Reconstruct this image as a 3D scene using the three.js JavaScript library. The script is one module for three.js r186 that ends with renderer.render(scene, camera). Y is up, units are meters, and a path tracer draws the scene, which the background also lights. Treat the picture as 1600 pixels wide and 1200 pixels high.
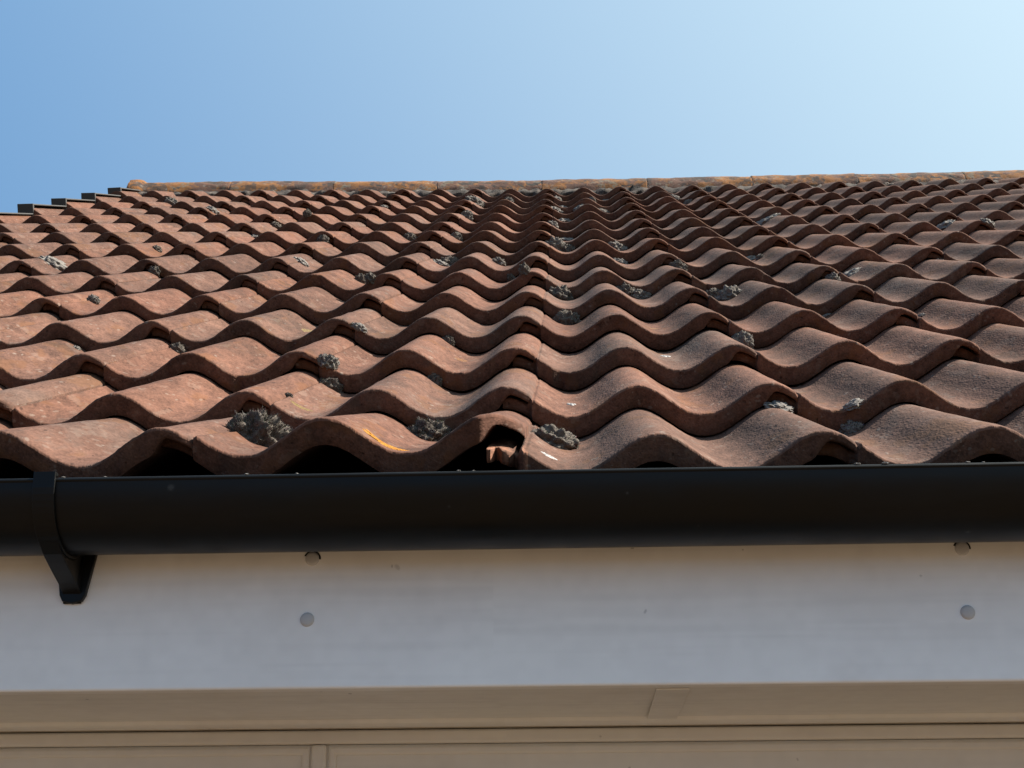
import * as THREE from 'three';
import { mergeGeometries, mergeVertices } from 'three/addons/utils/BufferGeometryUtils.js';
import { RoundedBoxGeometry } from 'three/addons/geometries/RoundedBoxGeometry.js';
import { createNoise3D } from 'simplex-noise';

// ------------------------------------------------------------ camera, sky, sun, exposure
const PITCH = THREE.MathUtils.degToRad(31);          // roof pitch
const EAVES = 2.25;                                  // height of the eaves course above the ground
const scene = new THREE.Scene();
const camera = new THREE.PerspectiveCamera(2 * THREE.MathUtils.radToDeg(Math.atan(600 / 2290)), 4 / 3, 0.05, 2000);
camera.position.set(0.0714, EAVES - 0.4022, 1.2629);
camera.up.set(0.018731, 0.935466, 0.35292);
camera.lookAt(camera.position.clone().add(new THREE.Vector3(-0.038197, 0.353393, -0.934695)));
scene.add(camera);

const renderer = new THREE.WebGLRenderer({ antialias: true });
renderer.setSize(1024, 768);
renderer.toneMapping = THREE.LinearToneMapping;
renderer.toneMappingExposure = 2.7;
renderer.shadowMap.enabled = true;

const SUN = new THREE.Vector3(1.42, 1.346, -0.299).normalize();
const sun = new THREE.DirectionalLight(new THREE.Color(1.0, 0.93, 0.83), 5.0);
sun.position.copy(SUN).multiplyScalar(20).add(new THREE.Vector3(0, 3, 0));
sun.target.position.set(0, 3, -2);
sun.castShadow = true;
sun.shadow.mapSize.set(4096, 4096);
Object.assign(sun.shadow.camera, { left: -7, right: 7, top: 7, bottom: -7, near: 1, far: 45 });
scene.add(sun, sun.target);

{ // clear hazy daylight sky: blue dome, aureole round the sun, paler towards the horizon
  const w = 512, h = 256, px = new Float32Array(w * h * 4), d = new THREE.Vector3();
  for (let j = 0; j < h; j++) for (let i = 0; i < w; i++) {
    const la = ((j + 0.5) / h - 0.5) * Math.PI, lo = ((i + 0.5) / w - 0.5) * 2 * Math.PI;
    d.set(Math.cos(la) * Math.cos(lo), Math.sin(la), Math.cos(la) * Math.sin(lo));
    const g = Math.pow((1 + d.dot(SUN)) / 2, 3.6), z = Math.exp(-4.5 * Math.max(0, d.y));
    const k = 1 / 2.7, o = (j * w + i) * 4;
    px[o] = k * (1.12 * g + 0.3 * z); px[o + 1] = k * (0.19 + 1.15 * g + 0.28 * z); px[o + 2] = k * (0.54 + 0.8 * g + 0.12 * z); px[o + 3] = 1;
  }
  const t = new THREE.DataTexture(px, w, h, THREE.RGBAFormat, THREE.FloatType);
  t.mapping = THREE.EquirectangularReflectionMapping; t.magFilter = t.minFilter = THREE.LinearFilter; t.needsUpdate = true;
  scene.background = t; scene.environment = t;
}

// ------------------------------------------------------------ helpers
function rng(seed) { let a = seed >>> 0; return () => { a = (a + 0x6D2B79F5) | 0; let t = Math.imul(a ^ (a >>> 15), 1 | a); t = (t + Math.imul(t ^ (t >>> 7), 61 | t)) ^ t; return ((t ^ (t >>> 14)) >>> 0) / 4294967296; }; }
const R0 = rng(7), noise3 = createNoise3D(rng(11));
const clamp = (v, a = 0, b = 1) => Math.min(b, Math.max(a, v));
const sstep = (a, b, v) => { const t = clamp((v - a) / (b - a)); return t * t * (3 - 2 * t); };
const fbm = (x, y, z, n = 4) => { let s = 0, a = 0.5, f = 1; for (let i = 0; i < n; i++) { s += a * noise3(x * f, y * f, z * f); a *= 0.5; f *= 2.03; } return s; };
// tiling value noise: each octave is a random lattice that wraps
function tileNoise(size, cells, seed) {
  const r = rng(seed), L = new Float32Array(cells * cells).map(() => r() * 2 - 1), out = new Float32Array(size * size);
  for (let j = 0; j < size; j++) for (let i = 0; i < size; i++) {
    const x = i / size * cells, y = j / size * cells, x0 = Math.floor(x), y0 = Math.floor(y);
    let fx = x - x0, fy = y - y0; fx = fx * fx * (3 - 2 * fx); fy = fy * fy * (3 - 2 * fy);
    const a = L[y0 % cells * cells + x0 % cells], b = L[y0 % cells * cells + (x0 + 1) % cells], c = L[(y0 + 1) % cells * cells + x0 % cells], d = L[(y0 + 1) % cells * cells + (x0 + 1) % cells];
    out[j * size + i] = a + (b - a) * fx + (c - a) * fy + (a - b - c + d) * fx * fy;
  }
  return out;
}
function octaves(size, cells, amps, seed) {
  const out = new Float32Array(size * size);
  amps.forEach((a, k) => { const n = tileNoise(size, cells * 2 ** k, seed + k * 17); for (let i = 0; i < out.length; i++) out[i] += a * n[i]; });
  return out;
}
const lin2srgb = (v) => 255 * (v <= 0.0031308 ? 12.92 * v : 1.055 * Math.pow(v, 1 / 2.4) - 0.055);
function tex(size, fn, srgb) {
  const d = new Uint8Array(size * size * 4);
  for (let i = 0; i < size * size; i++) {
    const c = fn(i); for (let k = 0; k < 3; k++) d[i * 4 + k] = clamp(srgb ? lin2srgb(clamp(c[k])) : c[k] * 255, 0, 255);
    d[i * 4 + 3] = 255;
  }
  const t = new THREE.DataTexture(d, size, size, THREE.RGBAFormat);
  t.wrapS = t.wrapT = THREE.RepeatWrapping; t.magFilter = THREE.LinearFilter; t.minFilter = THREE.LinearMipmapLinearFilter; t.generateMipmaps = true;
  if (srgb) t.colorSpace = THREE.SRGBColorSpace; t.needsUpdate = true; return t;
}
const specks = (size, n, seed, rmin, rmax) => { // round flecks scattered on a wrapping field
  const r = rng(seed), out = new Float32Array(size * size);
  for (let k = 0; k < n; k++) {
    const cx = r() * size, cy = r() * size, rad = rmin + (rmax - rmin) * r() ** 2.5, e = 0.6 + r() * 0.8, a = r() * 3.14, v = 0.4 + 0.6 * r(), m = Math.ceil(rad * 1.8);
    for (let j = -m; j <= m; j++) for (let i = -m; i <= m; i++) {
      const x = (i * Math.cos(a) + j * Math.sin(a)) / e, y = (-i * Math.sin(a) + j * Math.cos(a)) * e, q = Math.hypot(x, y) / rad;
      if (q < 1) { const o = ((Math.floor(cy) + j + size) % size) * size + ((Math.floor(cx) + i + size) % size); out[o] = Math.max(out[o], v * clamp((1 - q) * 2.5)); }
    }
  }
  return out;
};

// ------------------------------------------------------------ materials
const TS = 0.5, VS = 0.35;                                        // metres covered by the tile texture
const N_ = 1024;
const tBig = octaves(N_, 5, [0.5, 0.3, 0.2, 0.12], 21), tMid = octaves(N_, 40, [0.5, 0.4, 0.3], 41), tFine = octaves(N_, 256, [0.6, 0.5], 61);
const pale = specks(N_, 900, 71, 1.2, 6), dark = specks(N_, 500, 72, 1, 5), grit = specks(N_, 9000, 73, 0.9, 2.2);
const lich = octaves(N_, 22, [0.5, 0.45, 0.3, 0.2], 101), alg = octaves(N_, 7, [0.5, 0.45, 0.35, 0.3], 111);
const och = octaves(N_, 9, [0.5, 0.4, 0.3, 0.2], 91);
const tileMap = tex(N_, (i) => {
  const v = 1 + 0.26 * tBig[i] + 0.36 * tMid[i] + 0.3 * tFine[i] + 0.2 * grit[i];
  const grime = sstep(0.12, 0.55, tBig[i] + 0.35 * tMid[i]);
  let r = 0.108 * v, g = 0.0555 * v, b = 0.039 * v;
  r += (0.066 * v - r) * grime * 0.65; g += (0.043 * v - g) * grime * 0.65; b += (0.034 * v - b) * grime * 0.65;
  const o = sstep(0.3, 0.62, och[i] + 0.3 * tMid[i]) * 0.5; r += (0.115 - r) * o; g += (0.052 - g) * o; b += (0.024 - b) * o;
  const l = sstep(0.42, 0.6, lich[i] + 0.25 * tMid[i]) * 0.26; r += (0.17 - r) * l; g += (0.125 - g) * l; b += (0.1 - b) * l;
  const al = sstep(0.3, 0.7, alg[i] + 0.3 * tMid[i]) * 0.5; r *= 1 - 0.55 * al; g *= 1 - 0.45 * al; b *= 1 - 0.4 * al;
  const p = pale[i] * 0.55; r += (0.19 - r) * p; g += (0.155 - g) * p; b += (0.13 - b) * p;
  const k = dark[i] * 0.6; r *= 1 - k; g *= 1 - k; b *= 1 - k;
  return [r, g, b];
}, true);
const tileBump = tex(N_, (i) => { const v = 0.5 + 0.16 * tFine[i] + 0.07 * tMid[i] + 0.24 * grit[i] + 0.1 * pale[i] - 0.25 * dark[i] + 0.05 * tBig[i]; return [v, v, v]; });
const tileMats = [[1, 1, 1], [1.07, 1.0, 0.95], [0.9, 0.93, 0.95], [1.02, 0.94, 0.9], [0.95, 0.99, 1.0]].map(([r, g, b]) =>
  new THREE.MeshPhysicalMaterial({ map: tileMap, bumpMap: tileBump, bumpScale: 0.0013, roughness: 0.95, specularIntensity: 0.3, vertexColors: true, color: new THREE.Color(r, g, b) }));
const ridgeMap = tex(512, (() => {
  const a = octaves(512, 6, [0.5, 0.4, 0.3, 0.2], 121), b = octaves(512, 11, [0.5, 0.4, 0.3, 0.2], 131), f = octaves(512, 90, [0.6, 0.5], 141), p = specks(512, 260, 151, 1.5, 9);
  return (i) => {
    const v = 1 + 0.3 * f[i] + 0.25 * a[i]; let c = [0.1 * v, 0.048 * v, 0.031 * v];
    const o = sstep(-0.25, 0.15, a[i] + 0.25 * f[i]); c = c.map((q, k) => q + ([0.19, 0.075, 0.014][k] * v - q) * o * 0.85);
    const y = sstep(0.32, 0.55, b[i] + 0.2 * f[i]); c = c.map((q, k) => q + ([0.12, 0.1, 0.07][k] * v - q) * y * 0.8);
    const d = sstep(0.2, 0.5, -b[i] + 0.2 * f[i]); c = c.map((q, k) => q + ([0.033, 0.025, 0.02][k] * v - q) * d * 0.8);
    return c.map((q, k) => q + ([0.22, 0.2, 0.17][k] - q) * p[i] * 0.5);
  };
})(), true);
const M = {
  ridge: new THREE.MeshStandardMaterial({ map: ridgeMap, bumpMap: tileBump, bumpScale: 0.004, roughness: 0.95 }),
  mortar: new THREE.MeshStandardMaterial({ color: new THREE.Color(0.045, 0.037, 0.031), bumpMap: tileBump, bumpScale: 0.006, roughness: 1, vertexColors: true }),
  verge: new THREE.MeshStandardMaterial({ color: new THREE.Color(0.045, 0.043, 0.04), bumpMap: tileBump, bumpScale: 0.001, roughness: 0.8 }),
  felt: new THREE.MeshStandardMaterial({ color: new THREE.Color(0.02, 0.02, 0.02), roughness: 1 }),
  moss: new THREE.MeshStandardMaterial({ color: 0xffffff, vertexColors: true, roughness: 1 }),
  crust: new THREE.MeshStandardMaterial({ color: 0xffffff, vertexColors: true, roughness: 1, bumpMap: tileBump, bumpScale: 0.003 }),
};
{ // black plastic: faint dust streaks lengthwise
  const a = octaves(512, 4, [0.4, 0.4, 0.3, 0.3, 0.3], 201), p = specks(512, 70, 205, 0.8, 2.2);
  const m = tex(512, (i) => { const j = i >> 9, s = a[(i & 511) + 512 * ((j * 6) & 511)]; const v = 0.0045 + 0.0022 * clamp(s + 0.3) + 0.05 * p[i] * p[i]; return [v, v, v * 0.97]; }, true);
  const r = tex(512, (i) => { const v = 0.42 + 0.14 * a[i]; return [v, v, v]; });
  M.gutter = new THREE.MeshPhysicalMaterial({ map: m, roughnessMap: r, roughness: 1, specularIntensity: 0.45 });
}
{ // white plastic: dust specks and weathering
  const a = octaves(1024, 4, [0.4, 0.35, 0.3, 0.3], 301), b = octaves(1024, 60, [0.5, 0.5], 311), p = specks(1024, 60, 305, 1, 3.2), st = octaves(1024, 12, [0.5, 0.5, 0.4], 321);
  const mk = (base, amt) => tex(1024, (i) => {
    const x = i & 1023, y = i >> 10, s = st[((y * 7) & 1023) * 1024 + (x >> 2)];
    const v = 1 - amt * (0.05 * clamp(a[i] + 0.2) + 0.03 * b[i] + 0.05 * clamp(s)); const k = 1 - 0.6 * p[i];
    return [base[0] * v * k, base[1] * v * k * (1 - amt * 0.01 * a[i]), base[2] * v * k * (1 - amt * 0.02 * clamp(a[i]))];
  }, true);
  M.fascia = new THREE.MeshPhysicalMaterial({ map: mk([0.9, 0.895, 0.875], 1.3), roughness: 0.34 });
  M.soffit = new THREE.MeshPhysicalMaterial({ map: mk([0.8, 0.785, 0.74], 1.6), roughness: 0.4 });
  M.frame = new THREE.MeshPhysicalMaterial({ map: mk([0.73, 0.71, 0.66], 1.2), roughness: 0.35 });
  M.cap = new THREE.MeshPhysicalMaterial({ color: new THREE.Color(0.5, 0.5, 0.5), roughness: 0.5 });
  M.render = new THREE.MeshStandardMaterial({ map: mk([0.5, 0.46, 0.4], 3), roughness: 0.9 });
}
M.grit = new THREE.MeshStandardMaterial({ color: new THREE.Color(0.16, 0.15, 0.14), roughness: 1 });
M.glass = new THREE.MeshPhysicalMaterial({ color: 0xffffff, transmission: 1, thickness: 0, roughness: 0.02, ior: 1.5 });
{
  const a = octaves(1024, 8, [0.5, 0.4, 0.3, 0.3, 0.3], 401), f = octaves(1024, 200, [0.5, 0.5], 411);
  const m = tex(1024, (i) => { const v = 1 + 0.3 * a[i] + 0.35 * f[i]; return [0.085 * v, 0.053 * v, 0.027 * v]; }, true); m.repeat.set(400, 400);
  M.ground = new THREE.MeshStandardMaterial({ map: m, roughness: 1 });
}

const numbers = {};
const numbered = (n) => { const k = numbers[n] = (numbers[n] ?? -1) + 1; return k ? n + '_' + String(k).padStart(3, '0') : n; };
function mesh(name, geo, mat, parent, label) {
  const m = new THREE.Mesh(geo, mat); m.name = name; m.castShadow = m.receiveShadow = true; parent.add(m);
  if (label) m.userData.label = label; return m;
}
const box = (x0, x1, y0, y1, z0, z1, r = 0) => {
  const g = r ? new RoundedBoxGeometry(x1 - x0, y1 - y0, z1 - z0, 2, r) : new THREE.BoxGeometry(x1 - x0, y1 - y0, z1 - z0);
  return metreUV(g.translate((x0 + x1) / 2, (y0 + y1) / 2, (z0 + z1) / 2));
};
function metreUV(g, k = 1) { // box-mapped uv in metres
  if (g.index) g = g.toNonIndexed();
  const p = g.attributes.position, n = g.attributes.normal, uv = new Float32Array(p.count * 2);
  for (let i = 0; i < p.count; i++) {
    const ax = Math.abs(n.getX(i)), ay = Math.abs(n.getY(i)), az = Math.abs(n.getZ(i)); let u, v;
    if (az >= ax && az >= ay) { u = p.getX(i); v = p.getY(i); } else if (ay >= ax) { u = p.getX(i); v = p.getZ(i); } else { u = p.getZ(i); v = p.getY(i); }
    uv[2 * i] = u * k; uv[2 * i + 1] = v * k;
  }
  g.setAttribute('uv', new THREE.BufferAttribute(uv, 2)); return g;
}
function sheet(rows, cols, fn, flip) { // indexed grid; fn(i, j) -> [x, y, z, u, v, r, g, b]
  const P = [], U = [], C = [], I = [];
  for (let j = 0; j < rows; j++) for (let i = 0; i < cols; i++) { const q = fn(i, j); P.push(q[0], q[1], q[2]); U.push(q[3], q[4]); C.push(q[5] ?? 1, q[6] ?? 1, q[7] ?? 1); }
  for (let j = 0; j < rows - 1; j++) for (let i = 0; i < cols - 1; i++) {
    const a = j * cols + i, b = a + 1, c = a + cols, d = c + 1;
    flip ? I.push(a, c, b, b, c, d) : I.push(a, b, c, b, d, c);
  }
  const g = new THREE.BufferGeometry();
  g.setAttribute('position', new THREE.Float32BufferAttribute(P, 3)); g.setAttribute('uv', new THREE.Float32BufferAttribute(U, 2)); g.setAttribute('color', new THREE.Float32BufferAttribute(C, 3));
  g.setIndex(I); g.computeVertexNormals(); return g;
}

// ------------------------------------------------------------ ground
{
  const g = new THREE.PlaneGeometry(800, 800).rotateX(-Math.PI / 2);
  mesh('ground', g, M.ground, scene).userData = { kind: 'structure' };
}

// ------------------------------------------------------------ house: roof
const house = new THREE.Group(); house.name = 'house';
house.userData = { label: 'house with weathered brown tiled roof, black gutter and white fascia', category: 'house' };
scene.add(house);
const G = 0.345, W = 0.15, A = 0.034, T = 0.0285, THICK = 0.0262, ROWS = 15, M0 = -5, M1 = 9;
const OFF = [0, 0.033, 0.006, -0.003, -0.006, -0.007, -0.006, -0.006, -0.001, 0, 0.001, 0.005, 0.009, 0.010, 0.013, 0.016, 0.02];
const EAVE_OFF = { '-1': 0.038, 0: 0.044, 1: 0.025, 2: 0.026 };
const tileOf = (x) => Math.floor((x - 0.03) / (2 * W)) + 1;
const rowOff = (k, x, m = tileOf(x)) => (k === 1 ? EAVE_OFF[m] ?? 0.033 : OFF[k]) + Math.max(0, -x / 1.65) * 0.03 * Math.min(1, (k - 1) / 8);
const wave = (x) => -A * (1 - Math.pow((1 + Math.cos(2 * Math.PI * x / W)) / 2, 1.1));
const tileJit = (k, m) => { const r = rng(k * 131 + (m + 20) * 977 + 5); return { dx: (r() - 0.5) * 0.0012, ds: (r() - 0.5) * 0.007, dn: (r() - 0.5) * 0.0022, sk: (r() - 0.5) * 0.008, mat: Math.floor(r() * 5), seed: r() * 100, u: r() * 7, v: r() * 7, tone: 0.9 + 0.2 * r() }; };
// the left margin of a tile dips under the roll of its neighbour
const seam = (lx, m) => m === 1 ? 0.002 * sstep(-W + 0.034, -W + 0.0306, lx) + 0.0105 * sstep(-W + 0.027, -W + 0.0255, lx) : 0.004 * sstep(-W + 0.0335, -W + 0.0308, lx) + 0.0085 * sstep(-W + 0.0305, -W + 0.0298, lx);
// height of a tile's top above the roof plane at (x along eaves, s up the slope)
function tileTop(k, m, x, s) {
  const j = tileJit(k, m), xc = (2 * m - 1) * W + j.dx, lx = x - xc, s0 = (k - 1) * G, u = (s - s0) / G;
  const a = rowOff(k, x, m), b = rowOff(k + 1, x, m) - T;
  let n = a + (b - a) * u + wave(lx) + j.dn;
  if (m > M0) n -= seam(lx, m);
  n -= 0.0022 * sstep(W + 0.027, W + 0.03, lx);
  return n;
}
const surface = (x, s) => { const k = clamp(Math.floor(s / G) + 1, 1, ROWS); return tileTop(k, tileOf(x), x, s); };

// the roof body (underlay on both slopes) carries the tiles; its frame is x along the eaves, y off the slope, -z up the slope
const SR = 5.2;                                        // ridge line, metres up the slope
const roof = (() => {
  const run = SR * Math.cos(PITCH), rise = SR * Math.sin(PITCH), x0 = -1.80, x1 = 2.84, d = -0.075;
  const sh = new THREE.Shape([new THREE.Vector2(0.035, 0.02), new THREE.Vector2(run, rise), new THREE.Vector2(2 * run, 0), new THREE.Vector2(2 * run, -0.06), new THREE.Vector2(0.035, -0.06)]);
  const g = new THREE.ExtrudeGeometry(sh, { depth: x1 - x0, bevelEnabled: false });
  g.rotateY(Math.PI / 2).translate(x0, 0, 0);          // shape x -> -z
  g.rotateX(-PITCH); g.translate(0, d, 0);
  const m = mesh('roof', metreUV(g), M.felt, house); m.position.set(0, EAVES, 0); m.rotation.x = PITCH; return m;
})();

function tileGeometry(k, m) {
  const J = tileJit(k, m), fine = k <= 3 ? 2 : k <= 7 ? 1 : 0, nx = [40, 60, 96][fine];
  const first = m === M0, xa = -W - (first ? 0.036 : 0.004), xb = W + 0.030, xc = (2 * m - 1) * W + J.dx, s0 = (k - 1) * G;
  const len = k === ROWS ? 0.36 : 0.415;
  const xs = []; for (let i = 0; i <= nx; i++) xs.push(xa + (xb - xa) * i / nx);
  for (const e of [-W + 0.0295, -W + 0.03, -W + 0.0306, -W + 0.0312, -W + 0.0322, -W + 0.0335, W + 0.0275, W + 0.0288]) xs.push(e); xs.sort((p, q) => p - q);
  const nc = xs.length, broken = k === 1 && m === 0, chipped = k === 1 && m === 1;
  const N3 = (x, s, f, o = 0) => noise3((x + m * 3.1) * f + J.seed, s * f + k * 2.7, o);
  const front = (x) => { // how far the front edge stands back from the course line
    let f = J.ds + x * J.sk + 0.0007 * N3(x, 0, 160) + 0.0012 * N3(x, 0, 45, 3);
    const c = N3(x, 0.3, 22, 9); if (c > 0.72) f += (c - 0.72) * 0.03;
    if (x < -W + 0.0295 && !chipped && !first) f += 0.011;
    if (x < -W + 0.0295 && chipped) f += 0.006 + 0.034 * Math.abs(N3(x, 0, 75, 4));
    if (broken) f += 0.06 * Math.pow(clamp((x - W + 0.008) / 0.038), 1.1) + (x > W - 0.006 ? 0.005 * N3(x, 0, 120, 5) : 0);
    const e = clamp((x - (W + 0.018)) / 0.012); f += e * e * (0.003 + 0.007 * Math.max(0, N3(0, 0, 3, 8))) ; // worn corner
    return f;
  };
  const lift = (x, s) => fine ? 0.0006 * N3(x, s, 28) + 0.0003 * N3(x, s, 90) : 0;
  const top = (x, s) => tileTop(k, m, x + xc, s0 + s) + lift(x, s);
  const colour = (x, s) => {
    let v = J.tone * (1 + 0.14 * N3(x, s, 9, 12)), r = v, g = v, b = v;
    if ((chipped && x < -W + 0.034 && s < 0.05)) { const q = N3(x, s, 70, 2) > -0.2 ? 1 : 0.3; r *= 1 + 1.2 * q; g *= 1 + 1.0 * q; b *= 1 + 0.8 * q; }
    return [r, g, b];
  };
  const uo = J.u, vo = J.v;
  const below = (x) => THICK - (THICK - 0.010) * sstep(W - 0.012, W + 0.006, x) - (first ? 0 : seam(x, m));
  const ss = [0.0, 0.0008, 0.0025, 0.006, 0.014, 0.03, 0.06, 0.1, 0.15, 0.2, 0.25, 0.3, 0.345, len], drop = [0.0032, 0.0012, 0.0003];
  const grit = (x, j) => fine && j < 3 ? 0.0006 * N3(x, j, 300, 6) : 0;
  const topS = sheet(ss.length, nc, (i, j) => {
    const x = xs[i], s = front(x) * Math.pow(1 - ss[j] / len, 1.5) + ss[j], c = colour(x, s);
    return [x, top(x, s) - (drop[j] ?? 0) + grit(x, j), -s, (x + uo) / TS, (s * VS + vo) / TS, ...c];
  });
  const bot = (x, s) => tileTop(k, m, x + xc, s0 + s) - below(x);
  const faceS = sheet(5, nc, (i, j) => {
    const x = xs[i], f = front(x), a = top(x, f) - drop[0] + grit(x, 0), b = bot(x, f), n = a + (b - a) * j / 4, c = colour(x, 0);
    const w = j === 0 ? 0 : j === 4 ? 0.0018 : 0.0006 * N3(x, j * 0.01, 120, 7);
    return [x, n, -f - w, (x + uo + 0.21) / TS, (n + vo) / TS, ...c];
  }, true);
  const bs = [0, 0.05, 0.2, len];
  const botS = sheet(bs.length, nc, (i, j) => { const x = xs[i], s = front(x) * (1 - bs[j] / len) + bs[j] + (j ? 0 : 0.0018); return [x, bot(x, s), -s, (x + uo) / TS, (s + vo) / TS, ...colour(x, 0.2)]; }, true);
  const side = (x, flip) => sheet(3, ss.length, (i, j) => {
    const s = front(x) * Math.pow(1 - ss[i] / len, 1.5) + ss[i], a = top(x, s) - (drop[i] ?? 0) + grit(x, i), b = bot(x, s);
    return [x, a + (b - a) * j / 2, -s, (s + uo) / TS, (a + (b - a) * j / 2 + vo) / TS, ...colour(x, s)];
  }, flip);
  const g = mergeGeometries([topS, faceS, botS, side(xb, true), side(xa, false)]);
  g.translate(0, -rowOff(k, xc, m), 0);
  return { g, x: xc, n: rowOff(k, xc, m), s: s0, mat: tileMats[J.mat] };
}
for (let k = 1; k <= ROWS; k++) for (let m = M0; m <= M1; m++) {
  const t = tileGeometry(k, m);
  const o = mesh(numbered('roof_tile'), t.g, t.mat, roof); o.position.set(t.x, t.n, -t.s);
  if (k === 1 && m === 0) o.userData.label = 'eaves tile with its front right corner broken off';
  if (k === 1 && m === 1) o.userData.label = 'eaves tile with chipped pale orange left edge';
}

// verge caps down the left edge
for (let k = 1; k <= ROWS; k++) {
  const r = rng(k * 71), n = rowOff(k, -1.8) + 0.002 * (r() - 0.5), L = k === ROWS ? 0.36 : 0.39;
  const th = 0.006, xw = 0.056, hh = 0.04, parts = [];
  parts.push(box(0, xw, -0.038, 0.012, -0.012, 0, 0.002));                       // front lip
  parts.push(box(0, th, -0.11, 0.0118, -L, -0.0122, 0.002));                      // side skirt
  parts.push(box(th + 0.0005, xw, 0.0065, 0.0115, -L, -0.0125, 0.002));           // top flange
  const g = metreUV(mergeGeometries(parts.map((p) => p.index ? p.toNonIndexed() : p)), 2);
  g.rotateX(-(T + 0.0005) / G + 0.02 * (r() - 0.5)); g.rotateZ(0.07 * (r() - 0.5));
  mesh(numbered('verge_cap'), g, M.verge, roof).position.set(-1.84 + 0.004 * (r() - 0.5), n, -(k - 1) * G + 0.004 * (r() - 0.5));
}

// ridge: half-round ridge tiles bedded on mortar
{
  const top = (x) => { const a = [[-2, 0.067], [-1.38, 0.0615], [-0.7, 0.045], [0, 0.034], [1, 0.029], [3.2, 0.026]]; for (let i = 0; i < a.length - 1; i++) if (x <= a[i + 1][0]) { const t = (x - a[i][0]) / (a[i + 1][0] - a[i][0]); return a[i][1] + t * (a[i + 1][1] - a[i][1]); } return 0.026; };
  const RR = 0.11, up = PITCH;                                   // in the roof frame the world vertical leans by the pitch
  const dir = (phi) => [Math.cos(phi + up), -Math.sin(phi + up)]; // phi from vertical: + towards the far slope
  let x = -1.845, i = 0;
  while (x < 2.8) {
    const len = 0.454 + 0.008 * (R0() - 0.5), x1 = x + len, wob = 0.004 * (R0() - 0.5), seed = i * 5.3, n0 = top(x) + wob, n1 = top(x1) + wob + 0.003 * (R0() - 0.5);
    const xs = [0, 0.002, 0.006]; for (let q = 1; q <= 22; q++) xs.push(0.006 + (len - 0.012) * q / 22); xs.push(len - 0.002, len);
    const na = 40, first = i === 0;
    const rad = (lx, phi, o) => RR + 0.0026 * noise3(lx * 9 + seed, phi * 2, o) + 0.0016 * noise3(lx * 40, phi * 9, seed) + (first ? 0.015 * sstep(0.05, 0.045, lx) : 0) - (lx < 0.001 || lx > len - 0.001 ? 0.0015 : lx < 0.003 || lx > len - 0.003 ? 0.0004 : 0);
    const point = (lx, phi, r) => { const c = (n0 + (n1 - n0) * lx / len) - RR, d = dir(phi); return [lx, c + d[0] * r - n0, d[1] * r]; };
    const span = 1.92;
    const outer = sheet(xs.length, na + 1, (p, j) => { const phi = -span + 2 * span * p / na, r = rad(xs[j], phi, 1); return [...point(xs[j], phi, r), (xs[j] + x) / 0.6 + i * 0.37, phi * RR / 0.6 + i * 0.23]; });
    const inner = sheet(xs.length, na + 1, (p, j) => { const phi = -span + 2 * span * p / na; return [...point(xs[j], phi, rad(xs[j], phi, 1) - 0.016), xs[j], phi]; }, true);
    const ends = [0, xs.length - 1].map((e) => sheet(2, na + 1, (p, j) => { const phi = -span + 2 * span * p / na; return [...point(xs[e], phi, rad(xs[e], phi, 1) - (j ? (first && e === 0 ? RR : 0.016) : 0)), phi * RR / 0.6, j * 0.2]; }, e === 0));
    const g = mergeGeometries([outer, inner, ...ends]);
    mesh(numbered('ridge_tile'), g, M.ridge, roof, first ? 'end ridge tile with a raised collar at the verge' : undefined).position.set(x, n0, -SR);
    x = x1 + 0.001; i++;
  }
  // mortar bed: a lumpy roll under each lower ridge edge, filling the tile hollows
  const bed = (s, nOff, rad, name) => {
    const cols = 420, ring = 14;
    const g = sheet(cols, ring + 1, (q, j) => {
      const bx = -1.80 + 4.58 * j / (cols - 1), a = q / ring * Math.PI * 2, l = fbm(bx * 14, Math.cos(a), Math.sin(a) + s, 4);
      const r = rad * (1 + 0.75 * l), v = 0.45 + 0.9 * clamp(0.5 + fbm(bx * 20, a, 5, 3)), w = sstep(0.25, 0.45, noise3(bx * 26, a * 0.8, 9));
      return [bx, top(bx) + nOff + Math.cos(a) * r, -s + Math.sin(a) * r * 1.5, bx / TS, a * rad / TS, v + 1.2 * w, v + 1.15 * w, v + 1.1 * w];
    });
    mesh(name, g, M.mortar, roof);
  };
  bed(5.09, -0.066, 0.027, 'ridge_mortar');
  { // solid bedding that fills the joints between ridge tiles
    const g = sheet(300, 33, (p, j) => { const bx = -1.79 + 4.6 * j / 299, phi = -1.8 + 3.6 * p / 32, r = RR - 0.003 + 0.0025 * noise3(bx * 60, phi * 6, 2), d = dir(phi), v = 0.9 + 0.3 * noise3(bx * 40, phi * 8, 3); return [bx, top(bx) - RR + d[0] * r, -SR + d[1] * r, bx / TS, phi * RR / TS, v, v, v]; });
    mesh('ridge_bedding', g, M.mortar, roof);
  }
}

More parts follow.
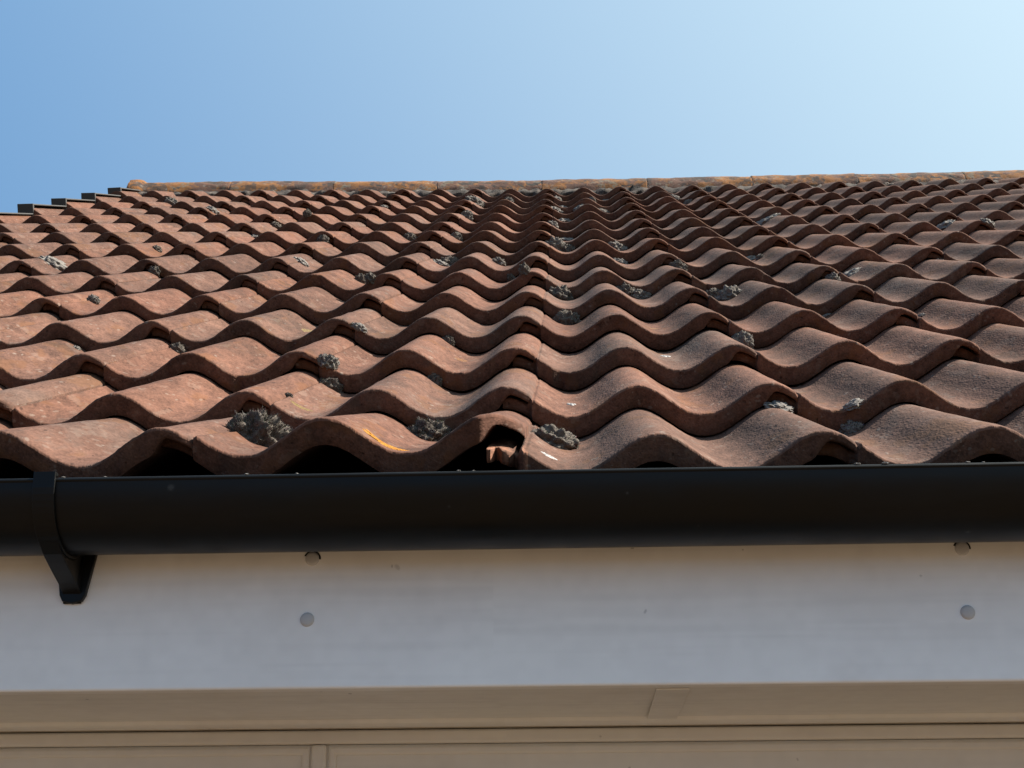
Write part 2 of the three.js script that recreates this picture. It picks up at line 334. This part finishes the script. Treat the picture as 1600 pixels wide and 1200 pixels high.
// ------------------------------------------------------------ house: eaves, fascia, soffit
const XL = -1.74, XR = 2.8, ZF = -0.05, ZW = -0.297, YS = EAVES - 0.191;
{ // plastic comb that fills the hollows under the first course
  const parts = [box(XL, XR, EAVES - 0.05, EAVES - 0.04, -0.034, -0.026)];
  for (let x = XL + 0.004; x < XR; x += 0.0062) parts.push(box(x, x + 0.0034, EAVES - 0.0405, EAVES - 0.012 + 0.002 * R0(), -0.031, -0.0285));
  mesh('eaves_comb', mergeGeometries(parts), M.gutter, house);
}
const fascia = mesh('fascia_board', box(XL, XR, YS - 0.0025, EAVES - 0.02, ZF - 0.018, ZF, 0.003), M.fascia, house);
for (const [x, y, d, lab] of [[-0.1695, -0.131, 1, ''], [0.4243, -0.132, 1, ''], [-0.1673, -0.0745, 0, 'dirt-rimmed nail cap close under the gutter'], [0.4257, -0.0736, 0, 'dirt-rimmed nail cap close under the gutter'], [1.02, -0.131, 1, ''], [1.02, -0.0745, 1, ''], [-0.765, -0.131, 1, ''], [-0.765, -0.0745, 1, '']]) {
  const pr = [[0, 0.0026], [0.0042, 0.0024], [0.0058, 0.0016], [0.0064, 0.0006], [0.0066, 0]].map(([r, z]) => new THREE.Vector2(r, z));
  const g = new THREE.LatheGeometry(pr.reverse(), 28).rotateX(Math.PI / 2);
  mesh('nail_cap', g, M.cap, fascia, lab || undefined).position.set(x, EAVES + y, ZF);
  if (!d) { const t = new THREE.TorusGeometry(0.007, 0.0011, 6, 28, 2.9).rotateZ(-0.1); mesh('dirt_ring', t, M.felt, fascia).position.set(x, EAVES + y, ZF - 0.0002); }
}
// soffit board, its back bead and the strip over the joint
const soffit = mesh('soffit', box(XL, XR, YS, YS + 0.009, ZW + 0.0005, ZF - 0.0185), M.soffit, house);
mesh('soffit_groove_lip', box(XL, XR, YS - 0.0016, YS - 0.0002, -0.149, -0.0695, 0.0006), M.soffit, soffit);
{
  const sh = new THREE.Shape(); sh.moveTo(0, 0); sh.lineTo(0, 0.0006); sh.lineTo(0.034, 0.0006);
  const g = new THREE.ExtrudeGeometry(new THREE.Shape([[0, 0], [0.034, 0], [0.034, -0.004], [0.028, -0.0052], [0.01, -0.0052], [0.004, -0.0035]].map(([a, b]) => new THREE.Vector2(a, b))), { depth: XR - XL, bevelEnabled: false });
  g.rotateY(Math.PI / 2).translate(XL, YS - 0.0001, ZW + 0.0345);
  mesh('back_bead', metreUV(g), M.soffit, soffit);
  mesh('joint_strip', box(0.1455, 0.1755, YS - 0.0036, YS - 0.0018, -0.26, -0.0695, 0.0007), M.soffit, soffit);
}

// ------------------------------------------------------------ house: gutter and brackets
const GC = [EAVES - 0.028, 0.0], GR = 0.0521;             // centre (y, z) and radius
const gprof = (r, n = 28) => { const p = []; for (let i = 0; i <= n; i++) { const a = -Math.PI * i / n; p.push([GC[0] + Math.sin(a) * r * 0.98, GC[1] + Math.cos(a) * r]); } return p; };
const extrudeX = (pts, x0, x1, bevel = 0) => { // pts: [y, z] outline
  const sh = new THREE.Shape(pts.map(([y, z]) => new THREE.Vector2(-z, y)));
  const g = new THREE.ExtrudeGeometry(sh, { depth: x1 - x0 - 2 * bevel, bevelEnabled: bevel > 0, bevelThickness: bevel, bevelSize: bevel, bevelOffset: -bevel, bevelSegments: 2, curveSegments: 4 });
  return g.rotateY(Math.PI / 2).translate(x0 + bevel, 0, 0);
};
const smooth = (g) => { const h = mergeVertices((() => { const q = g.clone(); q.deleteAttribute('uv'); q.deleteAttribute('normal'); return q; })(), 1e-5); return h; };
const gutter = (() => {
  const outer = gprof(GR), inner = gprof(GR - 0.0022).reverse();
  // rolled front lip
  const lip = []; for (let i = 0; i <= 8; i++) { const a = -Math.PI / 2 + Math.PI * 2 * i / 8; lip.push([a]); }
  const cols = 2, segs = outer.length;
  const strip = (pts, flip, u) => sheet(2, pts.length, (i, j) => [j ? XR + 0.02 : XL - 0.02, pts[i][0], pts[i][1], (j ? XR : XL), i * 0.006 + u], flip);
  const front = outer[0], back = outer[segs - 1];
  const roll = []; for (let i = 0; i <= 12; i++) { const a = Math.PI * 2 * i / 12; roll.push([front[0] + 0.0018 + 0.0024 * Math.sin(a), front[1] - 0.0016 + 0.0026 * Math.cos(a)]); }
  const rollB = []; for (let i = 0; i <= 12; i++) { const a = Math.PI * 2 * i / 12; rollB.push([back[0] + 0.0018 + 0.0024 * Math.sin(a), back[1] + 0.0034 + 0.0026 * Math.cos(a)]); }
  const g = mergeGeometries([strip(outer, false, 0), strip(inner, false, 0.3), strip(roll, true, 0.6), strip(rollB, true, 0.7)]);
  return mesh('gutter', g, M.gutter, house, 'black plastic half-round gutter under the eaves');
})();
for (const [x, w] of [[-0.372, 0.0012], [-0.335, 0.0009], [-0.21, 0.0015], [-0.166, 0.001], [-0.025, 0.0013], [-0.012, 0.0009], [0.318, 0.0018], [0.342, 0.0022], [0.412, 0.0015], [0.425, 0.001]]) { // grit lying on the front lip
  const g = new THREE.IcosahedronGeometry(w, 2), p = g.attributes.position;
  for (let i = 0; i < p.count; i++) { const k = 1 + 0.3 * noise3(p.getX(i) * 600 + x * 99, p.getY(i) * 600, p.getZ(i) * 600); p.setXYZ(i, p.getX(i) * k * 1.5, p.getY(i) * k * 0.5, p.getZ(i) * k); }
  g.computeVertexNormals(); mesh('grit_speck', g, M.grit, gutter).position.set(x, GC[0] + 0.0042 + w * 0.35, GR - 0.0016);
}
for (const bx of [-1.3, -0.3968, 0.72, 1.65]) {
  const w = 0.0195, o = gprof(GR + 0.0034, 30), inn = gprof(GR + 0.0005, 30).reverse(), f = o[0], b = o[o.length - 1];
  // strap that clasps the channel, with a hook over the front lip
  const clip = [[f[0] + 0.0085, f[1] + 0.0005], ...o, [b[0] + 0.004, b[1]], [b[0] + 0.004, b[1] + 0.003], ...inn, [f[0] + 0.0055, f[1] - 0.003], [f[0] + 0.0055, f[1] - 0.0075], [f[0] + 0.0085, f[1] - 0.0075]];
  const g1 = extrudeX(clip, bx, bx + w, 0.0006);
  // web below the strap running back to a nib on the fascia
  const web = []; for (let i = 10; i <= 29; i++) web.push(o[i].map((v, q) => v + (q ? 0 : -0.0002)));
  const yb = EAVES - 0.1115;
  const wp = [...web, [o[29][0], ZF + 0.0008], [EAVES - 0.114, ZF + 0.0008], ...[[-0.114, -0.0475], [-0.1066, -0.0455], [-0.1043, -0.042], [-0.0993, -0.03], [-0.0928, -0.01], [-0.0883, 0.003], [-0.0835, 0.016]].map(([y, z]) => [EAVES + y, z])];
  const g2 = extrudeX(wp, bx + 0.0012, bx + w - 0.0012, 0.0008);
  const pl = new THREE.Shape([[-0.018, 0.045], [0.018, 0.045], [0.0112, 0.006], [0.0085, 0.001], [0, -0.0012], [-0.0085, 0.001], [-0.0112, 0.006]].map(([x, y]) => new THREE.Vector2(x, y)));
  const g3 = new THREE.ExtrudeGeometry(pl, { depth: 0.004, bevelEnabled: true, bevelThickness: 0.0008, bevelSize: 0.0008, bevelSegments: 2 }).translate(bx + w / 2 + 0.0006, yb - 0.001, ZF + 0.001);
  mesh('bracket', metreUV(mergeGeometries([g1, g2, g3].map((g) => g.index ? g.toNonIndexed() : g))), M.gutter, gutter);
}

// ------------------------------------------------------------ house: window under the soffit and the walls
{
  const zf = ZW, top = EAVES - 0.197, wx0 = -1.25, wx1 = 1.35, wb = 1.0;
  const win = mesh('window', box(wx0, wx1, top - 0.0145, top, zf - 0.06, zf, 0.0035), M.frame, house, 'white plastic window close under the soffit');
  const bar = (n, ...a) => mesh(n, box(...a), M.frame, win);
  // outer frame below the rounded head, stepped back
  bar('frame', wx0, wx1, top - 0.05, top - 0.0147, zf - 0.058, zf - 0.006, 0.002);
  bar('frame', wx0, wx0 + 0.05, wb, top - 0.0502, zf - 0.058, zf - 0.0062, 0.002);
  bar('frame', wx1 - 0.05, wx1, wb, top - 0.0502, zf - 0.058, zf - 0.0062, 0.002);
  bar('sill', wx0 - 0.03, wx1 + 0.03, wb - 0.035, wb - 0.001, zf - 0.058, zf + 0.08, 0.003);
  bar('mullion', -0.2045, -0.1885, wb, top - 0.0149, zf - 0.055, zf - 0.0005, 0.0035);
  const sash = (x0, x1) => {
    const s0 = top - 0.0165, t = 0.055;
    const ring = (a0, a1, b0, b1, z0, z1, w) => {
      const sh = new THREE.Shape([[a0, b0], [a1, b0], [a1, b1], [a0, b1]].map(([x, y]) => new THREE.Vector2(x, y)));
      sh.holes.push(new THREE.Path([[a0 + w, b0 + w], [a0 + w, b1 - w], [a1 - w, b1 - w], [a1 - w, b0 + w]].map(([x, y]) => new THREE.Vector2(x, y))));
      return new THREE.ExtrudeGeometry(sh, { depth: z1 - z0 - 0.003, bevelEnabled: true, bevelThickness: 0.003, bevelSize: 0.003, bevelOffset: -0.003, bevelSegments: 2 }).translate(0, 0, z0);
    };
    const g = mergeGeometries([ring(x0, x1, wb + 0.002, s0, zf - 0.05, zf - 0.0035, 0.0095), ring(x0 + 0.0096, x1 - 0.0096, wb + 0.012, s0 - 0.0096, zf - 0.05, zf - 0.008, t)].map((q) => q.index ? q.toNonIndexed() : q));
    const m = mesh('sash', metreUV(g), M.frame, win);
    mesh('pane', box(x0 + 0.03, x1 - 0.03, wb + 0.03, s0 - 0.03, zf - 0.034, zf - 0.03), M.glass, win);
    return m;
  };
  sash(wx0 + 0.051, -0.2058); sash(-0.1872, wx1 - 0.051);
  const zb = -8.6, wall = [];
  wall.push(box(XL + 0.02, wx0, 0, YS - 0.001, zf - 0.25, zf - 0.002), box(wx1, XR - 0.03, 0, YS - 0.001, zf - 0.25, zf - 0.002));
  wall.push(box(wx0, wx1, 0, wb - 0.036, zf - 0.25, zf - 0.002), box(wx0, wx1, top + 0.0008, YS - 0.001, zf - 0.25, zf - 0.001));
  wall.push(box(XL + 0.02, XR - 0.03, 0, YS - 0.001, zb, zb + 0.25));
  wall.push(box(XL + 0.02, XL + 0.27, 0, YS - 0.001, zb + 0.2505, zf - 0.2505), box(XR - 0.28, XR - 0.03, 0, YS - 0.001, zb + 0.2505, zf - 0.2505));
  mesh('wall', mergeGeometries(wall), M.render, house);
  const run = SR * Math.cos(PITCH), rise = SR * Math.sin(PITCH);
  for (const gx of [-1.812, 2.841]) { // gable ends close the roof space
    const sh = new THREE.Shape([[0.06, -0.16], [0.06, -0.06], [run, rise - 0.1], [2 * run - 0.06, -0.1], [2 * run - 0.06, -0.16]].map(([p, q]) => new THREE.Vector2(p, q)));
    mesh('gable', metreUV(new THREE.ExtrudeGeometry(sh, { depth: 0.011, bevelEnabled: false }).rotateY(Math.PI / 2).translate(gx, EAVES, 0)), M.render, house);
  }
}

// ------------------------------------------------------------ moss cushions and lichen on the tiles
const toWorld = (x, s, n) => new THREE.Vector3(x, EAVES + n * Math.cos(PITCH) + s * Math.sin(PITCH), n * Math.sin(PITCH) - s * Math.cos(PITCH));
const MOSS = [[-0.251,0.180,0.051,0.031,'f'],[-0.087,0.341,0.053,0.022,'f'],[0.056,0.233,0.040,0.019,'d'],[0.391,0.341,0.024,0.013,'p'],[-0.260,0.690,0.028,0.014,'p'],[-0.255,0.686,0.027,0.014,'d'],[-0.269,0.449,0.009,0.006,'p'],[0.072,1.376,0.040,0.026,'d'],[0.057,1.721,0.048,0.027,'d'],[0.217,1.721,0.045,0.019,'p'],[0.192,1.721,0.032,0.019,'d'],[0.393,1.589,0.046,0.023,'p'],[0.374,1.721,0.035,0.019,'d'],[0.349,1.031,0.033,0.021,'p'],[0.395,0.352,0.022,0.009,'l'],[-0.244,2.383,0.039,0.015,'l'],[-0.223,2.411,0.042,0.023,'d'],[-0.097,2.351,0.035,0.016,'p'],[0.210,2.756,0.053,0.023,'p'],[0.207,2.411,0.042,0.015,'l'],[0.326,2.066,0.033,0.021,'d'],[0.041,2.756,0.039,0.028,'p'],[0.076,2.756,0.036,0.021,'d'],[0.073,3.101,0.054,0.015,'l'],[0.032,3.314,0.028,0.020,'l'],[0.070,3.791,0.049,0.018,'l'],[0.038,4.136,0.048,0.021,'l'],[0.065,4.481,0.045,0.018,'l'],[-0.280,4.481,0.061,0.023,'p'],[-0.270,3.791,0.045,0.027,'p'],[-0.396,3.101,0.035,0.023,'d'],[-0.399,2.030,0.024,0.019,'d'],[-0.332,1.725,0.021,0.016,'d'],[-0.264,1.036,0.023,0.011,'l'],[-1.164,2.208,0.062,0.021,'l'],[-0.862,1.556,0.021,0.013,'p'],[-0.669,1.031,0.028,0.011,'p'],[-0.559,1.031,0.021,0.013,'d'],[-0.882,2.066,0.025,0.018,'d'],[0.708,3.427,0.088,0.019,'l'],[0.532,2.411,0.049,0.016,'l'],[0.683,2.756,0.032,0.014,'p'],[1.164,2.986,0.058,0.021,'l'],[0.699,1.951,0.043,0.014,'l'],[0.616,1.721,0.024,0.015,'p'],[0.543,1.376,0.019,0.007,'l'],[0.551,2.339,0.022,0.010,'p'],[0.207,4.136,0.057,0.017,'p'],[0.238,4.826,0.037,0.013,'l'],[0.503,4.485,0.035,0.015,'l'],[0.553,4.481,0.035,0.015,'p'],[0.176,4.481,0.035,0.020,'p'],[-0.256,3.101,0.035,0.019,'p'],[-0.566,2.215,0.041,0.012,'l'],[-0.866,3.440,0.030,0.017,'d'],[-1.479,4.481,0.047,0.024,'p'],[-1.166,3.848,0.042,0.021,'l'],[-0.762,3.451,0.029,0.017,'d'],[-0.600,2.756,0.029,0.018,'d'],[-0.862,3.101,0.031,0.014,'l'],[-1.013,2.568,0.025,0.011,'d'],[-0.718,1.018,0.013,0.005,'l'],[-0.120,1.034,0.016,0.010,'d'],[-0.113,0.689,0.016,0.011,'d'],[-0.013,1.726,0.019,0.019,'d'],[-0.053,2.066,0.018,0.015,'d'],[0.308,0.341,0.032,0.010,'l'],[1.225,2.760,0.037,0.015,'l'],[0.923,2.066,0.021,0.011,'l'],[0.698,1.302,0.012,0.007,'l'],[-0.596,4.136,0.029,0.012,'l'],[-0.146,4.481,0.030,0.015,'p'],[0.125,4.136,0.043,0.017,'l'],[0.040,4.826,0.043,0.021,'l']];
function mossGeometry(w, h, type, seed) {
  const r = rng(seed * 919 + 3), P = new THREE.IcosahedronGeometry(1, w > 0.035 ? 12 : 8), p = P.attributes.position, v = new THREE.Vector3();
  const rx = w / 2 * (0.85 + 0.35 * r()), ry = h * (type === 'l' ? 0.7 : 1.0), rz = w * (0.28 + 0.2 * r()), lobes = type === 'l' ? 0.45 : 0.42;
  const tone = { f: [0.08, 0.066, 0.053], d: [0.09, 0.075, 0.061], p: [0.125, 0.11, 0.095], l: [0.15, 0.135, 0.12] }[type];
  const shape = (v) => { const k = 1 + lobes * fbm(v.x * 1.6 + seed, v.y * 1.6, v.z * 1.6, 3) + 0.07 * noise3(v.x * 7, v.y * 7, v.z * 7 + seed); return new THREE.Vector3(v.x * rx * k, (v.y < 0 ? v.y * 0.6 : v.y) * ry * k, v.z * rz * k); };
  const C = [];
  for (let i = 0; i < p.count; i++) {
    v.fromBufferAttribute(p, i).normalize(); const q = shape(v), t = 0.75 + 0.6 * (0.5 + 0.5 * noise3(v.x * 9 + seed, v.y * 9, v.z * 9)) * (0.8 + 0.4 * noise3(v.x * 3, v.y * 3, v.z * 3 + seed));
    p.setXYZ(i, q.x, q.y, q.z); C.push(tone[0] * t, tone[1] * t, tone[2] * t);
  }
  P.setAttribute('color', new THREE.Float32BufferAttribute(C, 3)); P.deleteAttribute('normal'); P.deleteAttribute('uv');
  let base = mergeVertices(P, 1e-6); base.computeVertexNormals(); base = base.toNonIndexed();
  const list = [base];
  const nT = type === 'f' ? 4600 : type === 'd' || type === 'p' ? Math.round(500 + 30000 * w) : 260, B = [], BC = [];
  for (let i = 0; i < nT; i++) { // short shoots standing out of the cushion
    const a = r() * 6.283, y = -0.15 + 1.15 * r(), q = Math.sqrt(Math.max(0, 1 - y * y)); v.set(Math.cos(a) * q, y, Math.sin(a) * q);
    const b = shape(v), l = (type === 'f' ? 0.0026 : type === 'l' ? 0.0009 : 0.0011) * (0.5 + r()), d = v.clone().add(new THREE.Vector3((r() - 0.5) * 1.1, (r() - 0.2) * 0.8, (r() - 0.5) * 1.1)).normalize();
    const sd = new THREE.Vector3(r() - 0.5, r() - 0.5, r() - 0.5).cross(d).normalize().multiplyScalar(type === 'f' ? 0.00042 : 0.0005), s2 = sd.clone().cross(d).normalize().multiplyScalar(sd.length());
    const e = b.clone().addScaledVector(d, l), o = b.clone().addScaledVector(d, -0.001), c = r() < (type === 'd' ? 0.16 : 0.34) ? [0.24, 0.22, 0.2] : [tone[0] * (0.6 + r()), tone[1] * (0.6 + r()), tone[2] * (0.6 + r())];
    for (const [u, w2] of [[sd, s2], [s2, sd.clone().negate()], [sd.clone().negate(), s2]]) { const x = o.clone().add(u), z = o.clone().add(w2); B.push(x.x, x.y, x.z, z.x, z.y, z.z, e.x, e.y, e.z); for (let k = 0; k < 3; k++) BC.push(...c); }
  }
  const bg = new THREE.BufferGeometry(); bg.setAttribute('position', new THREE.Float32BufferAttribute(B, 3)); bg.setAttribute('color', new THREE.Float32BufferAttribute(BC, 3)); bg.computeVertexNormals(); list.push(bg);
  return mergeGeometries(list);
}
const ORD = ['eaves', 'second', 'third', 'fourth', 'fifth', 'sixth', 'seventh', 'eighth', 'ninth', 'tenth', 'eleventh', 'twelfth', 'thirteenth', 'fourteenth', 'top'];
const NUM = ['', 'first', 'second', 'third', 'fourth', 'fifth', 'sixth', 'seventh', 'eighth', 'ninth', 'tenth', 'eleventh', 'twelfth'];
const used = {};
function where(x, s) { // which course and which roll, counted from the roll with the broken eaves tile
  const k = clamp(Math.floor((s + 0.004) / G), 0, 14), c = Math.round(x / (W / 2)) / 2;
  const course = ORD[k] + ' course', r = Math.ceil(Math.abs(c));
  if (c === 0) return [course, "on broken tile's roll"];
  const side = c > 0 ? 'right' : 'left';
  return [course, (c % 1 ? NUM[r] + ' hollow ' : NUM[r] + ' roll ') + side + ' of broken roll'];
}
MOSS.forEach(([x, s, w, h, type], i) => {
  const k = clamp(Math.floor(s / G), 0, 14), u = s - k * G, atBack = u > 0.27;
  const s1 = atBack ? Math.min(s, (k + 1) * G - w * 0.2) : Math.max(s, k * G + w * 0.3), n = surface(x, s1);
  const g = mossGeometry(w * 1.12, h, type, i + 1), o = new THREE.Mesh(g, M.moss);
  o.name = numbered('moss_clump'); o.castShadow = o.receiveShadow = true;
  o.position.copy(toWorld(x, s1, n - h * 0.05));
  const dx = (surface(x + 0.008, s1) - surface(x - 0.008, s1)) / 0.016;
  o.rotation.set(PITCH, (R0() - 0.5) * 0.8, Math.atan(clamp(dx, -1, 1)) * 0.8, 'XZY');
  const [course, place] = where(x, s1), kind = { f: 'fuzzy dark moss cushion', d: 'dark moss tuft', p: 'grey moss cushion', l: 'flat pale moss patch' }[type];
  let label = `${kind}, ${course}, ${place}`;
  if (used[label]) { const e = ['', ', smaller one', ', further one'][used[label]] ?? ''; used[label]++; label += e; } else used[label] = 1;
  o.userData = { label, category: 'moss', group: 'moss clumps on the roof tiles' };
  scene.add(o);
});

function lichen(x, s, w, d, ang, tone, label, thick = 0.0012, stretch = 1) {
  // crust that follows the tile top: an irregular outline swept from its middle to its rim
  const rings = 9, seg = 46, seed = x * 31 + s * 17;
  const g = sheet(rings + 1, seg + 1, (i, j) => {
    const a = i / seg * Math.PI * 2, t = j / rings, e = 1 + 0.55 * fbm(Math.cos(a) * 1.7 + seed, Math.sin(a) * 1.7, seed, 4), q = t * e;
    const px = Math.cos(a) * q * w / 2, ps = Math.sin(a) * q * d / 2, xx = x + px * Math.cos(ang) - ps * Math.sin(ang), s2 = s + px * Math.sin(ang) + ps * Math.cos(ang) + stretch * px * px / w;
    const n = surface(xx, s2) + thick * Math.sqrt(Math.max(0, 1 - t * t)) * (0.7 + 0.8 * Math.abs(noise3(xx * 300, s2 * 300, 1))) - 0.0004 * t;
    const p = toWorld(xx, s2, n), v = 0.75 + 0.4 * noise3(xx * 260, s2 * 260, 4) + 0.15;
    return [p.x, p.y, p.z, xx / TS, s2 / TS, tone[0] * v, tone[1] * v, tone[2] * v];
  }, true);
  const o = mesh(numbered('lichen_patch'), g, M.crust, scene); o.userData = { label, category: 'lichen' };
}
lichen(-0.0985, 0.026, 0.05, 0.022, -0.35, [0.31, 0.125, 0.006], 'bright orange lichen streak on the eaves tile left of the broken corner', 0.0016, 2.0);
lichen(-0.249, 0.422, 0.03, 0.02, 0.1, [0.14, 0.09, 0.03], 'yellowish lichen stain on second course above fuzzy dark moss cushion');
lichen(-0.09, 0.888, 0.024, 0.05, 0, [0.15, 0.062, 0.018], 'rusty orange lichen blotch on third course, left of broken tile\'s roll', 0.0006);
lichen(0.217, 1.179, 0.026, 0.05, 0, [0.14, 0.062, 0.022], 'rusty orange lichen blotch on fourth course, right of broken tile\'s roll', 0.0006);
lichen(-0.386, 1.253, 0.02, 0.06, 0, [0.15, 0.1, 0.035], 'yellow lichen streak on fourth course left of broken tile\'s roll', 0.0006);
const drop = [[0.075, 0.49, 0.011, 0.026, 'second'], [0.052, 0.081, 0.016, 0.022, 'eaves'], [0.222, 0.943, 0.014, 0.03, 'third']];
for (const [x, s, w, d, c] of drop) {
  lichen(x, s, w, d, 0.2, [0.3, 0.29, 0.28], `small white dropping on ${c} course just right of broken tile's roll`, 0.0014, 0);
  const o = scene.children[scene.children.length - 1]; o.name = numbered('bird_dropping'); o.userData.category = 'bird dropping'; 
}

renderer.render(scene, camera);
